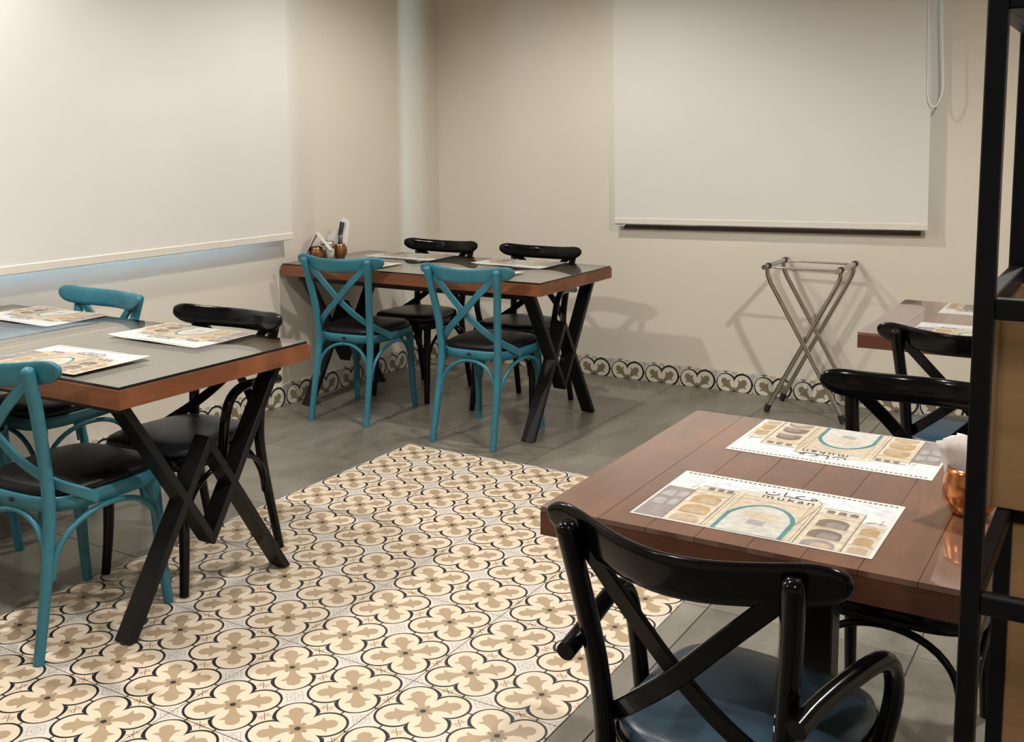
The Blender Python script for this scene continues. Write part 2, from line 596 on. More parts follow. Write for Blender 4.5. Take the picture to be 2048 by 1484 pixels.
# ------------------------------------------------------------------ floor
RX0, RX1, RY1 = -5.5 * PT, 2.5 * PT, 7.5 * PT
floor = tag(MB().box(XL - 0.1, XR + 0.1, YB - 0.1, YR + 0.1, -0.12, -0.0045).build('floor', 'grout'), kind='structure')


def tile_mesh(name, wx, wy, mat, x0=None, y0=None, th=0.010, gap=0.0016):
    x0 = -wx / 2 if x0 is None else x0
    y0 = -wy / 2 if y0 is None else y0
    return MB().bbox(x0 + gap, x0 + wx - gap, y0 + gap, y0 + wy - gap, -th, 0, 0.0008).mesh(name, mat)


ptile = tile_mesh('patterned_tile', 2 * PT, 2 * PT, 'patterned_tile', -0.5 * PT, -0.5 * PT)
for j in range(9):
    for i in range(4):
        inst('patterned_tile', ptile, floor, ((-5 + 2 * i) * PT, (6 - 2 * j) * PT, 0.0))
rug_y0 = (6 - 16 - 0.5) * PT
gx = [-0.56 + 0.5875 * k for k in range(-4, 9)]
gy = [1.28 + 0.6 * k for k in range(-10, 5)]
gx = [XL] + [v for v in gx if XL + 0.05 < v < XR - 0.05] + [XR]
gy = [YB] + [v for v in gy if YB + 0.05 < v < YR - 0.05] + [YR]
cache = {}
for (ax0, ax1, ay0, ay1) in ((XL, RX0, YB, YR), (RX1, XR, YB, YR), (RX0, RX1, RY1, YR), (RX0, RX1, YB, rug_y0)):
    for i in range(len(gx) - 1):
        for j in range(len(gy) - 1):
            x0, x1 = max(gx[i], ax0), min(gx[i + 1], ax1)
            y0, y1 = max(gy[j], ay0), min(gy[j + 1], ay1)
            if x1 - x0 < 0.012 or y1 - y0 < 0.012: continue
            key = (round(x1 - x0, 4), round(y1 - y0, 4))
            if key not in cache: cache[key] = tile_mesh('grey_tile', x1 - x0, y1 - y0, 'grey_tile')
            inst('grey_tile', cache[key], floor, ((x0 + x1) / 2, (y0 + y1) / 2, 0.0))

# skirting of half tiles along both walls
sk = MB().bbox(-PT / 2 + 0.0008, PT / 2 - 0.0008, 0, PT * 0.515, 0, 0.011, 0.0012).mesh('skirting_tile', 'skirting_print')
bb = tag(MB().box(XL, XR, YR - 0.002, YR + 0.02, 0, PT * 0.515).build('baseboard_far', 'grout'), kind='structure')
for k in range(-9, 16):
    inst('skirting_tile', sk, bb, (k * PT, YR - 0.001, 0.0), (math.pi / 2, 0, 0))
bb = tag(MB().box(XL - 0.02, XL + 0.002, YB, YR, 0, PT * 0.515).build('baseboard_left', 'grout'), kind='structure')
for k in range(-18, 7):
    inst('skirting_tile', sk, bb, (XL + 0.001, 1.85 + PT / 2 + k * PT, 0.0), (math.pi / 2, 0, math.pi / 2))

# ------------------------------------------------------------------ roller blinds
t = tag(empty('roller_blind', (-0.0755, YR - 0.062, 0.925)), 'white roller blind drawn down over the window beside the hanging cord', 'blind', 'roller blinds')
t.rotation_euler = (0, -0.018, 0)
HW = 0.842
MB().box(-HW, HW, -0.0008, 0.0008, 0.024, 1.62).build('fabric', 'blind_fabric', t)
MB().bbox(-HW - 0.003, HW + 0.003, -0.006, 0.006, -0.006, 0.028, 0.003).build('hem_bar', 'blind_bar', t)
MB().tube([(-HW, 0.0, 1.63), (HW, 0.0, 1.63)], 0.022, 16).build('roller_tube', 'white_plastic', t)
for s in (-1, 1):
    MB().bbox(s * (HW + 0.016) - 0.008, s * (HW + 0.016) + 0.008, -0.03, 0.06, 1.59, 1.67, 0.003).build('bracket', 'white_plastic', t)
MB().bbox(-HW - 0.004, -HW + 0.055, 0.004, 0.012, -0.018, -0.006, 0.001).build('end_clip', 'white_plastic', t)
cord = MB()
cp = [(0.815, -0.004, 1.62), (0.820, -0.004, 1.2), (0.823, -0.004, 0.72), (0.826, -0.004, 0.64), (0.842, -0.006, 0.597), (0.866, -0.006, 0.600),
      (0.890, -0.006, 0.66), (0.893, -0.006, 0.74), (0.884, -0.005, 0.95), (0.876, -0.004, 1.25), (0.872, -0.004, 1.62)]
cord.tube(spline([(x + 0.008, y - 0.012, z) for x, y, z in cp], 5), 0.0045, 8)
cord.build('pull_cord', 'white_plastic', t)

t = tag(empty('roller_blind', (XL + 0.062, 0.47, 0.882)), 'white roller blind covering the left wall window, above the nearest teal chairs', 'blind', 'roller blinds')
HL = 1.412
MB().box(-0.0008, 0.0008, -HL, HL, 0.024, 1.66).build('fabric', 'blind_fabric', t)
MB().bbox(-0.006, 0.006, -HL - 0.003, HL + 0.003, -0.006, 0.030, 0.003).build('hem_bar', 'blind_bar', t)
MB().tube([(0, -HL, 1.67), (0, HL, 1.67)], 0.022, 16).build('roller_tube', 'white_plastic', t)
for s in (-1, 1):
    MB().bbox(-0.06, 0.03, s * (HL + 0.016) - 0.008, s * (HL + 0.016) + 0.008, 1.63, 1.71, 0.003).build('bracket', 'white_plastic', t)

# ------------------------------------------------------------------ ceiling downlights (above the frame; the last two added as fill)
m, nt, b = new_mat('lamp_glow')
em = nt.nodes.new('ShaderNodeEmission'); em.inputs[0].default_value = (*LAMP_COLOR, 1); em.inputs[1].default_value = 14.0
nt.links.new(em.outputs[0], nt.nodes['Material Output'].inputs['Surface'])
WHERE = ['over the table by the left wall', 'over the far corner table', 'over the far right table', 'over the patterned tile floor', 'behind the black shelf, added as unseen fill', 'on the near side of the left table, added as unseen fill']
for (x, y, pw, cone), wh in zip(DOWNLIGHTS, WHERE):
    t = tag(empty('ceiling_downlight', (x, y, CEIL)), 'round recessed ceiling downlight ' + wh, 'ceiling light', 'ceiling downlights')
    MB().lathe([(0.050, -0.002), (0.062, -0.002), (0.066, -0.010), (0.050, -0.012), (0.050, -0.002)], 24).build('trim_ring', 'white_plastic', t)
    MB().lathe([(0.0001, -0.003), (0.049, -0.003)], 24).build('diffuser', 'lamp_glow', t)
    d = bpy.data.lights.new('downlight_lamp', 'SPOT')
    d.energy = pw; d.color = LAMP_COLOR; d.spot_size = math.radians(cone); d.spot_blend = 0.55; d.shadow_soft_size = 0.045
    lo = bpy.data.objects.new('downlight_lamp', d); COL.objects.link(lo)
    lo.parent = t; lo.location = (0, 0, -0.03)

# ------------------------------------------------------------------ cross back chairs
def seat_outline(inset=0.0, n=40):
    """rounded trapezoid, rear at y=-0.01, front at y=0.385"""
    pts = []
    for k in range(n):
        a = 2 * math.pi * k / n
        ca, sa = math.cos(a), math.sin(a)
        e = 0.52
        X = math.copysign(abs(ca) ** e, ca); Y = math.copysign(abs(sa) ** e, sa)
        yy = 0.188 + (0.200 - inset) * Y
        hw = 0.178 + 0.027 * (yy / 0.385) - inset
        pts.append((hw * X, yy))
    return pts


def make_chair(paint, pad, arms):
    P = {}
    mb = MB()
    # seat hoop
    o, i = seat_outline(0), seat_outline(0.024)
    n = len(o); z0, z1 = 0.392, 0.432
    vs = [(x, y, z0) for x, y in o] + [(x, y, z1 - 0.004) for x, y in o] + [(x * 0.985, y * 0.985 + 0.003, z1) for x, y in o] + [(x, y, z1) for x, y in i] + [(x, y, z0) for x, y in i]
    fs = []
    for r in range(5):
        for k in range(n):
            a, b_ = r * n + k, r * n + (k + 1) % n
            c, d = ((r + 1) % 5) * n + (k + 1) % n, ((r + 1) % 5) * n + k
            fs.append((a, b_, c, d))
    mb.add(vs, fs, 0, True)
    P['seat_frame'] = (mb.mesh('seat_frame', paint),)
    # pad
    mb = MB()
    rings = []
    for ins, z in ((0.012, 0.428), (0.007, 0.441), (0.010, 0.452), (0.024, 0.461), (0.060, 0.4665), (0.12, 0.469)):
        rings.append([(x, y, z) for x, y in seat_outline(ins)])
    vs = [p for r in rings for p in r]
    fs = [(r * n + k, r * n + (k + 1) % n, (r + 1) * n + (k + 1) % n, (r + 1) * n + k) for r in range(len(rings) - 1) for k in range(n)]
    fs.append(tuple(range((len(rings) - 1) * n, len(rings) * n)))
    fs.append(tuple(reversed(range(n))))
    mb.add(vs, fs, 0, True)
    P['seat_pad'] = (mb.mesh('seat_pad', pad),)
    # rear posts (leg and upright in one piece)
    posts = []
    for s in (-1, 1):
        pts = spline([(s * 0.162, -0.080, 0.0), (s * 0.157, -0.040, 0.2), (s * 0.151, -0.014, 0.36), (s * 0.151, -0.012, 0.46), (s * 0.158, -0.026, 0.58),
                      (s * 0.172, -0.050, 0.70), (s * 0.183, -0.076, 0.805)], 4)
        rs = [0.0145 + 0.003 * min(1, p.z / 0.4) for p in pts]
        posts.append(MB().tube(pts, rs, 12, roundcap=True).mesh('rear_post', paint))
    P['rear_post'] = posts
    legs = []
    for s in (-1, 1):
        pts = spline([(s * 0.166, 0.335, 0.41), (s * 0.169, 0.345, 0.28), (s * 0.172, 0.352, 0.14), (s * 0.178, 0.366, 0.0)], 4)
        rs = [0.0145 + 0.0055 * (p.z / 0.41) for p in pts]
        legs.append(MB().tube(pts, rs, 12).mesh('front_leg', paint))
    P['front_leg'] = legs
    # top rail: bent board with rounded ends
    mb = MB()
    L, H = 0.249, 0.0320
    st = []
    for k in range(33):
        u = -1 + 2 * k / 32
        x = L * math.sin(u * math.pi / 2)
        e = max(0, (abs(x) - (L - 0.07)) / 0.07)
        st.append((x, H * math.sqrt(max(0.0, 1 - e ** 2.2)) + 0.0008))
    ring = []
    prof = [(-1, -0.55), (-1, 0.55), (-0.72, 0.93), (-0.45, 1), (0.45, 1), (0.72, 0.93), (1, 0.55), (1, -0.55), (0.72, -0.93), (0.45, -1), (-0.45, -1), (-0.72, -0.93)]
    vs, fs = [], []
    for x, h in st:
        yc = -0.096 + 0.0340 * (1 - math.cos(math.pi * x / 0.262))
        hh = min(1.0, h / 0.012)
        for py, pz in prof:
            z = 0.784 + pz * h
            vs.append((x, yc + py * 0.0088 * hh - (pz * h) * 0.14, z + 0.020 * (x / L) ** 2))
    n2 = len(prof)
    for k in range(len(st) - 1):
        for q in range(n2):
            a, b_ = k * n2 + q, k * n2 + (q + 1) % n2
            fs.append((a, a + n2, b_ + n2, b_))
    fs.append(tuple(range(n2))); fs.append(tuple(reversed(range(len(vs) - n2, len(vs)))))
    mb.add(vs, fs, 0, True)
    P['top_rail'] = (mb.mesh('top_rail', paint),)
    # crossed back straps
    straps = []
    for s in (-1, 1):
        off = 0.0065 * s
        pts = spline([(-s * 0.160, -0.054, 0.775), (-s * 0.085, -0.064 + off, 0.700), (0, -0.058 + off, 0.612), (s * 0.085, -0.036 + off * 0.5, 0.535),
                      (s * 0.148, 0.010, 0.478), (s * 0.190, 0.070, 0.438), (s * 0.203, 0.108, 0.414)], 5)
        ups = []
        for k, p in enumerate(pts):
            f_ = k / (len(pts) - 1)
            ups.append(Vector((s * 0.75, -0.1, 0.75)).lerp(Vector((0, 0.35, 1)), max(0, (f_ - 0.55) / 0.45)))
        straps.append(MB().ribbon(pts, ups, 0.031, 0.011).mesh('cross_strap', paint))
    P['cross_strap'] = straps
    # bentwood arches under the seat
    arches = []
    def arch(a, b_, top, mid):
        A, B_, M = Vector(a), Vector(b_), Vector(mid)
        pts = []
        for k in range(21):
            q = math.pi * k / 20
            h = math.sin(q) ** 0.75
            lin = A.lerp(B_, 0.5 - 0.5 * math.cos(q))
            bow = (M - (A + B_) / 2) * math.sin(q)
            pts.append(Vector((lin.x + bow.x, lin.y + bow.y, a[2] + (top - a[2]) * h)))
        return MB().tube(pts, 0.0085, 8).mesh('stretcher_arch', paint)
    arches.append(arch((-0.146, -0.030, 0.215), (0.146, -0.030, 0.215), 0.384, (0, -0.006, 0)))
    for s in (-1, 1):
        arches.append(arch((s * 0.160, -0.020, 0.215), (s * 0.172, 0.335, 0.215), 0.384, (s * 0.190, 0.16, 0)))
    arches.append(arch((-0.156, 0.352, 0.215), (0.156, 0.352, 0.215), 0.384, (0, 0.372, 0)))
    P['stretcher_arch'] = arches
    if arms:
        al = []
        for s in (-1, 1):
            pts = spline([(s * 0.208, 0.212, 0.395), (s * 0.222, 0.222, 0.46), (s * 0.234, 0.224, 0.53), (s * 0.236, 0.205, 0.585), (s * 0.230, 0.160, 0.614),
                          (s * 0.214, 0.080, 0.616), (s * 0.197, -0.010, 0.607), (s * 0.190, -0.068, 0.598)], 5)
            al.append(MB().tube(pts, 0.0155, 14).mesh('arm_rest', paint))
        P['arm_rest'] = al
    mb = MB()
    mb.lathe([(0.0001, 0.0015), (0.006, 0.0015), (0.0075, 0.0)], 14)
    mb.v = [(x * 1.7, -0.0145 - z, 0.414 + y) for x, y, z in mb.v]
    P['badge'] = (mb.mesh('badge', 'badge_metal'),)
    return P


CH = {('teal', False): make_chair('teal_paint', 'black_vinyl', False),
      ('black', False): make_chair('black_paint', 'slate_vinyl', False),
      ('black', True): make_chair('black_paint', 'slate_vinyl', True),
      ('charcoal', False): make_chair('black_paint', 'charcoal_vinyl', False),
      ('charcoal', True): make_chair('black_paint', 'charcoal_vinyl', True)}


def chair(kind, arms, x, y, rz, label, group):
    t = tag(empty('cross_back_armchair' if arms else 'cross_back_chair', (x, y, 0), rz), label, 'chair', group)
    for nm, ms in CH[(kind, arms)].items():
        for me in ms:
            inst(nm, me, t)
    return t


PI = math.pi
GT, GB = 'teal cross back chairs', 'black cross back chairs'
chair('teal', False, -0.946, 1.775, 0.03, 'teal cross back chair at the far corner table, nearer its free end', GT)
chair('teal', False, -1.700, 1.795, 0.105, 'teal cross back chair at the far corner table, nearer the left wall', GT)
chair('teal', False, -0.978, -0.477, 0.05, 'teal cross back chair in the left foreground, its back to the camera', GT)
chair('teal', False, -1.762, -0.445, 0.0, 'teal cross back chair mostly cut off by the left picture edge', GT)
chair('teal', False, -1.755, 0.390, PI - 0.05, 'teal cross back chair behind the left table, beside a black armchair', GT)
chair('charcoal', False, -1.712, 2.61, PI, 'black cross back chair behind the far corner table, nearest the corner', GB)
chair('charcoal', True, -1.072, 2.61, PI, 'black cross back armchair behind the far corner table, casting a shadow on the wall', GB)
chair('charcoal', True, -0.990, 0.308, PI + 0.02, 'black cross back armchair behind the left table, looped arm under the tabletop', GB)
near = chair('black', True, 1.123, -0.756, -0.10, 'black cross back armchair with blue seat in the right foreground', GB)
chair('black', False, 1.249, 0.376, PI, 'black cross back chair on the far side of the right foreground table', GB)
chair('black', False, 1.225, 1.19, 0.0, 'black cross back chair with its back to the camera at the far right table', GB)
chip = MB()
chip.add([(0, 0, 0), (0.004, 0, 0.004), (0.003, 0, 0.014), (-0.001, 0, 0.018), (-0.003, 0, 0.006)], [(0, 1, 2, 3, 4)])
chip.add([(-0.002, 0, -0.022), (0.003, 0, -0.018), (0.002, 0, -0.010), (-0.004, 0, -0.014)], [(0, 1, 2, 3)])
for v in range(len(chip.v)):
    a, b_, c = chip.v[v]
    chip.v[v] = (0.1462 + a * 0.66, -0.0390 - a * 0.75, 0.588 + c)
chip.build('paint_chip', 'paint_chip', near)

# ------------------------------------------------------------------ tables
def chevron_bar(s, yf, z_end, z_apex, x, wd, dp, cut):
    """one limb of a V or inverted V in the y-z plane: from (s*yf, z_end) to the middle line, apex blunted by cut"""
    k = (z_apex - z_end) / yf                              # signed slope towards the middle
    h = wd / 2 * math.sqrt(1 + k * k) / abs(k)             # half width measured level
    up = 1 if k > 0 else -1
    zo, zi = z_end + k * (yf + h), z_end + k * (yf - h)
    zc = zo - up * cut
    yc = cut / abs(k)
    poly = [(s * (yf + h), z_end), (s * yc, zc), (0.0, zc), (0.0, zi), (s * (yf - h), z_end)]
    n = len(poly)
    vs = [(x - dp / 2, y, z) for y, z in poly] + [(x + dp / 2, y, z) for y, z in poly]
    fs = [tuple(reversed(range(n))), tuple(range(n, 2 * n))] + [(i, (i + 1) % n, n + (i + 1) % n, n + i) for i in range(n)]
    mb = MB().add(vs, fs)
    bm = bmesh.new()
    bv = [bm.verts.new(v) for v in mb.v]
    for f in mb.f: bm.faces.new([bv[i] for i in f])
    bmesh.ops.recalc_face_normals(bm, faces=bm.faces[:])
    bmesh.ops.bevel(bm, geom=bm.edges[:], offset=0.002, segments=1, affect='EDGES')
    bm.verts.index_update()
    out = MB().add([v.co[:] for v in bm.verts], [[v.index for v in f.verts] for f in bm.faces])
    bm.free()
    return out


def mitred_top(t, x0, x1, y0, y1, z0, z1, core, ex, ey, bw=0.034):
    """core board framed by four mitred edge boards; x and y boards"""
    MB().box(x0 + bw, x1 - bw, y0 + bw, y1 - bw, z0 + 0.004, z1 - 0.0006).build('tabletop', core, t)
    g = 0.0006
    for poly, nm in (([(x0, y0), (x1, y0), (x1 - bw, y0 + bw), (x0 + bw, y0 + bw)], ex), ([(x1, y1), (x0, y1), (x0 + bw, y1 - bw), (x1 - bw, y1 - bw)], ex),
                     ([(x1, y0 + g), (x1, y1 - g), (x1 - bw, y1 - bw - g), (x1 - bw, y0 + bw + g)], ey), ([(x0, y1 - g), (x0, y0 + g), (x0 + bw, y0 + bw + g), (x0 + bw, y1 - bw - g)], ey)):
        MB().prism(poly, z0, z1).build('edge_board', nm, t)


def x_table(label, x0, x1, y0, y1, zt, frames, legs=True):
    t = tag(empty('dining_table', ((x0 + x1) / 2, (y0 + y1) / 2, 0)), label, 'table', 'glass topped dining tables')
    L, Wd = (x1 - x0) / 2, (y1 - y0) / 2
    mitred_top(t, -L, L, -Wd, Wd, zt - 0.052, zt, 'table_brown', 'edge_orange', 'edge_orange_y')
    gp = MB().bbox(-L + 0.006, L - 0.006, -Wd + 0.006, Wd - 0.006, zt + 0.0008, zt + 0.0088, 0.0009).build('glass_pane', 'clear_glass', t)
    i, o = 0.006, 0.0085
    rim = MB()
    for (p, q, r, s) in ((-L + i - 0.001, L - i + 0.001, -Wd + i - 0.001, -Wd + i), (-L + i - 0.001, L - i + 0.001, Wd - i, Wd - i + 0.001),
                         (-L + i - 0.001, -L + i, -Wd + i, Wd - i), (L - i, L - i + 0.001, -Wd + i, Wd - i)):
        rim.box(p, q, r, s, zt + 0.0006, zt + 0.0085)
    rim.build('ground_edge', 'glass_edge', gp)
    z1 = zt - 0.052
    for sy in (-1, 1):
        MB().bbox(-L + 0.07, L - 0.07, sy * (Wd - 0.075) - 0.02, sy * (Wd - 0.075) + 0.02, z1 - 0.032, z1, 0.002).build('apron_rail', 'black_steel', t)
    fy = Wd - 0.06
    for fx in frames:
        x = fx - (x0 + x1) / 2
        MB().bbox(x - 0.034, x + 0.034, -fy - 0.01, fy + 0.01, z1 - 0.008, z1, 0.001).build('top_plate', 'black_steel', t)
        for s in (-1, 1):
            chevron_bar(s, fy, 0.004, 0.502, x, 0.024, 0.066, 0.006).build('leg', 'black_steel', t)
            chevron_bar(s, fy - 0.005, z1 - 0.004, 0.203, x, 0.024, 0.0652, 0.006).build('leg', 'black_steel', t)
            MB().lathe([(0.016, 0.0), (0.016, 0.006), (0.006, 0.010)], 12, (x - 0.0, s * fy, 0)).build('glide', 'rubber', t)
    return t


x_table('glass topped wooden table in the far corner with four chairs', -2.160, -0.617, 1.842, 2.572, 0.744, (-0.715, -2.055))
x_table('glass topped wooden table in the left foreground with black crossed legs', -2.160, -0.617, -0.405, 0.332, 0.744, (-0.715, -2.075))


def pedestal_table(label, x0, x1, y0, y1, zt, px, py, th=0.052):
    t = tag(empty('pedestal_table', ((x0 + x1) / 2, (y0 + y1) / 2, 0)), label, 'table', 'plank topped tables on the right')
    L, Wd = (x1 - x0) / 2, (y1 - y0) / 2
    z0 = zt - th
    # plank top
    n = 7
    seams = [-L] + [-L + 0.115 + (2 * L - 0.115) * k / n for k in range(n)] + [L]
    MB().box(-L + 0.004, L - 0.004, -Wd + 0.012, Wd - 0.012, zt - 0.020, zt - 0.0102).build('substrate', 'edge_dark', t)
    for k in range(len(seams) - 1):
        MB().bbox(seams[k] + 0.0003, seams[k + 1] - 0.0003, -Wd + 0.0003, Wd - 0.0003, zt - 0.010, zt, 0.0005).build('plank', 'table_brown_y', t)
    bw = 0.02
    for poly, nm in (([(-L, -Wd), (L, -Wd), (L - bw, -Wd + bw), (-L + bw, -Wd + bw)], 'edge_dark'), ([(L, Wd), (-L, Wd), (-L + bw, Wd - bw), (L - bw, Wd - bw)], 'edge_dark'),
                     ([(L, -Wd), (L, Wd), (L - bw, Wd - bw), (L - bw, -Wd + bw)], 'edge_dark_y'), ([(-L, Wd), (-L, -Wd), (-L + bw, -Wd + bw), (-L + bw, Wd - bw)], 'edge_dark_y')):
        MB().prism(poly, z0, zt - 0.0104).build('edge_board', nm, t)
    cx, cy = px - (x0 + x1) / 2, py - (y0 + y1) / 2
    MB().bbox(cx - 0.16, cx + 0.16, cy - 0.16, cy + 0.16, z0 - 0.006, z0, 0.001).build('mounting_plate', 'black_steel', t)
    MB().bbox(cx - 0.03, cx + 0.03, cy - 0.03, cy + 0.03, 0.012, z0 - 0.004, 0.003).build('column', 'black_steel', t)
    MB().bbox(cx - 0.135, cx + 0.135, cy - 0.125, cy + 0.125, 0, 0.014, 0.003).build('base_plate', 'black_steel', t)
    return t


pedestal_table('polished plank table in the right foreground with two placemats', 0.776, 1.505, -0.617, 0.148, 0.750, 1.180, -0.235)
pedestal_table('polished plank table far right, half hidden by the black shelf', 0.872, 1.64, 1.362, 2.165, 0.750, 1.28, 1.76)

# ------------------------------------------------------------------ placemats
MW, MH = 0.412, 0.268


def arch_poly(cx, y0, wd, h, n=10):
    r = wd / 2
    return [(cx - r, y0)] + [(cx + r, y0)] + [(cx + r * math.cos(a), y0 + h - r * 0.75 + r * 0.75 * math.sin(a)) for a in [math.pi * k / n for k in range(n + 1)]]


def build_mat(curl):
    layers = []                                # (polygon, material index, layer)
    inks = ['mat_paper', 'ink_sand', 'ink_sand2', 'ink_ochre', 'ink_brown', 'ink_mauve', 'ink_teal', 'ink_pale', 'ink_stone', 'ink_dark', 'ink_sky', 'ink_cream']
    I = {k: i for i, k in enumerate(inks)}
    rect = lambda x0, x1, y0, y1: [(x0, y0), (x1, y0), (x1, y1), (x0, y1)]

    def line(p, q, wd, ink, lay):
        p, q = Vector(p), Vector(q)
        d = (q - p).normalized(); nn = Vector((-d.y, d.x)) * wd / 2
        layers.append(([tuple(p - nn), tuple(q - nn), tuple(q + nn), tuple(p + nn)], I[ink], lay))
    A = lambda poly, ink, lay: layers.append((poly, I[ink], lay))
    A(rect(0.012, 0.400, 0.200, 0.246), 'ink_sky', 1)
    # buildings
    A(rect(0.004, 0.058, 0.004, 0.170), 'ink_mauve', 2)
    A(rect(0.058, 0.135, 0.004, 0.178), 'ink_sand', 2)
    A(rect(0.062, 0.132, 0.178, 0.196), 'ink_cream', 2)
    A(rect(0.128, 0.285, 0.004, 0.215), 'ink_cream', 3)
    A(rect(0.138, 0.275, 0.004, 0.182), 'ink_sand', 4)
    A(rect(0.285, 0.362, 0.004, 0.165), 'ink_sand', 2)
    A(rect(0.288, 0.362, 0.165, 0.190), 'ink_cream', 2)
    A(rect(0.362, 0.406, 0.004, 0.150), 'ink_cream', 2)
    for cx, y0, wd, h, ink in ((0.022, 0.112, 0.022, 0.034, 'ink_stone'), (0.046, 0.118, 0.018, 0.034, 'ink_stone'), (0.022, 0.066, 0.022, 0.034, 'ink_stone'), (0.046, 0.070, 0.016, 0.032, 'ink_stone'),
                               (0.094, 0.108, 0.052, 0.044, 'ink_ochre'), (0.094, 0.052, 0.052, 0.044, 'ink_ochre'), (0.094, 0.008, 0.052, 0.034, 'ink_sand2'),
                               (0.323, 0.100, 0.052, 0.042, 'ink_brown'), (0.323, 0.046, 0.054, 0.042, 'ink_brown'), (0.323, 0.006, 0.054, 0.032, 'ink_mauve'),
                               (0.385, 0.092, 0.030, 0.038, 'ink_ochre'), (0.385, 0.046, 0.030, 0.036, 'ink_ochre'), (0.385, 0.008, 0.030, 0.030, 'ink_sand2'),
                               (0.082, 0.180, 0.012, 0.014, 'ink_brown'), (0.100, 0.180, 0.012, 0.014, 'ink_brown'), (0.118, 0.180, 0.012, 0.014, 'ink_brown'),
                               (0.305, 0.168, 0.014, 0.016, 'ink_brown'), (0.325, 0.168, 0.014, 0.016, 'ink_brown'), (0.345, 0.168, 0.014, 0.016, 'ink_brown')):
        A(arch_poly(cx, y0, wd, h), ink, 5)
        if wd > 0.04: A(arch_poly(cx + 0.006, y0, wd * 0.62, h * 0.62), 'ink_mauve' if ink == 'ink_brown' else 'ink_sand2', 6)
    for y in (0.050, 0.104, 0.154, 0.176): line((0.060, y), (0.126, y), 0.0011, 'ink_sand2', 5)
    for y in (0.042, 0.096, 0.150, 0.163): line((0.287, y), (0.360, y), 0.0011, 'ink_sand2', 5)
    for y in (0.042, 0.086, 0.134): line((0.364, y), (0.405, y), 0.0010, 'ink_sand2', 5)
    for x0_, x1_ in ((0.064, 0.070), (0.118, 0.124), (0.290, 0.295), (0.352, 0.357)): A(rect(x0_, x1_, 0.004, 0.152), 'ink_cream', 4)
    for y in (0.186, 0.170): line((0.140, y), (0.273, y), 0.0012, 'ink_sand2', 6)
    for k in range(9): A(rect(0.146 + k * 0.014, 0.152 + k * 0.014, 0.172, 0.183), 'ink_cream', 6)
    for x in (0.058, 0.128, 0.285, 0.362): line((x, 0.004), (x, 0.188), 0.0016, 'ink_brown', 6)
    for x in (0.134, 0.145, 0.268, 0.279): line((x, 0.004), (x, 0.196), 0.0022, 'ink_sand2', 6)
    line((0.062, 0.197), (0.132, 0.197), 0.0014, 'ink_brown', 6); line((0.288, 0.191), (0.362, 0.191), 0.0014, 'ink_brown', 6)
    line((0.045, 0.176), (0.052, 0.196), 0.001, 'ink_brown', 6); line((0.392, 0.150), (0.394, 0.176), 0.001, 'ink_brown', 6)
    line((0.370, 0.152), (0.384, 0.158), 0.002, 'ink_dark', 6); line((0.384, 0.158), (0.402, 0.154), 0.0014, 'ink_brown', 6)
    # teal pointed arch over a pale court
    def big(cx, hw, top, y0=0.004, n=10):
        sp = top * 0.56
        half = []
        for k in range(n + 1):
            u = k / n
            half.append((hw * (0.62 * math.cos(u * math.pi / 2) ** 0.8 + 0.38 * (1 - u)) if u < 1 else 0.0, y0 + sp + (top - sp) * (0.80 * math.sin(u * math.pi / 2) + 0.20 * u)))
        return [(cx - hw, y0), (cx + hw, y0)] + [(cx + a, b_) for a, b_ in half] + [(cx - a, b_) for a, b_ in reversed(half[:-1])]
    A(big(0.206, 0.064, 0.152), 'ink_pale', 5)
    A(big(0.206, 0.061, 0.149), 'ink_teal', 6)
    A(big(0.206, 0.053, 0.141), 'ink_pale', 7)
    A(rect(0.176, 0.236, 0.078, 0.110), 'ink_sand', 8)
    A(rect(0.192, 0.222, 0.048, 0.072), 'ink_stone', 8)
    # fine outline sweeping round the logo
    pp = arc((0.246, 0.196), 0.036, 75, -20, 8)
    for k in range(8): line(pp[k], pp[k + 1], 0.0012, 'ink_brown', 6)
    line(pp[-1], (0.268, 0.080), 0.0012, 'ink_brown', 6)
    # dashes along the top edge
    x = 0.010
    while x < 0.402:
        A(rect(x, x + 0.0056, 0.2550, 0.2595), 'ink_dark', 2); x += 0.0092
    # calligraphic logo and the name under it
    def stroke(pts, wd):
        q = spline([(a, b_, 0) for a, b_ in pts], 4)
        for k in range(len(q) - 1): line(q[k].to_2d(), q[k + 1].to_2d(), wd, 'ink_dark', 8)
    stroke([(0.262, 0.214), (0.268, 0.219), (0.264, 0.224), (0.258, 0.219), (0.262, 0.214), (0.250, 0.213)], 0.0024)
    stroke([(0.250, 0.213), (0.238, 0.213), (0.228, 0.213), (0.219, 0.216)], 0.0024)
    stroke([(0.240, 0.213), (0.230, 0.220), (0.237, 0.227), (0.244, 0.231)], 0.0022)
    stroke([(0.219, 0.216), (0.214, 0.213), (0.210, 0.215), (0.209, 0.236)], 0.0024)
    stroke([(0.200, 0.222), (0.196, 0.214), (0.186, 0.211), (0.177, 0.214), (0.175, 0.223)], 0.0024)
    A(rect(0.186, 0.190, 0.224, 0.228), 'ink_dark', 8)
    mb = MB()
    bm = bmesh.new()
    # body
    b0 = MB().box(0, MW, 0, MH, 0, 0.0009)
    for f_, mi in zip(b0.f, b0.m):
        pass
    vs = [bm.verts.new(p) for p in b0.v]
    for f_ in b0.f: bm.faces.new([vs[i] for i in f_])
    txt = bpy.data.curves.new('name_text', 'FONT')
    txt.body = 'mukan'; txt.size = 0.030; txt.space_character = 1.25
    to = bpy.data.objects.new('name_text', txt); COL.objects.link(to)
    bpy.context.view_layer.update()
    tm = to.to_mesh()
    tv = [(0.174 + v.co.x * 1.02, 0.190 + v.co.y * 0.85) for v in tm.vertices]
    tf = [list(p.vertices) for p in tm.polygons]
    to.to_mesh_clear()
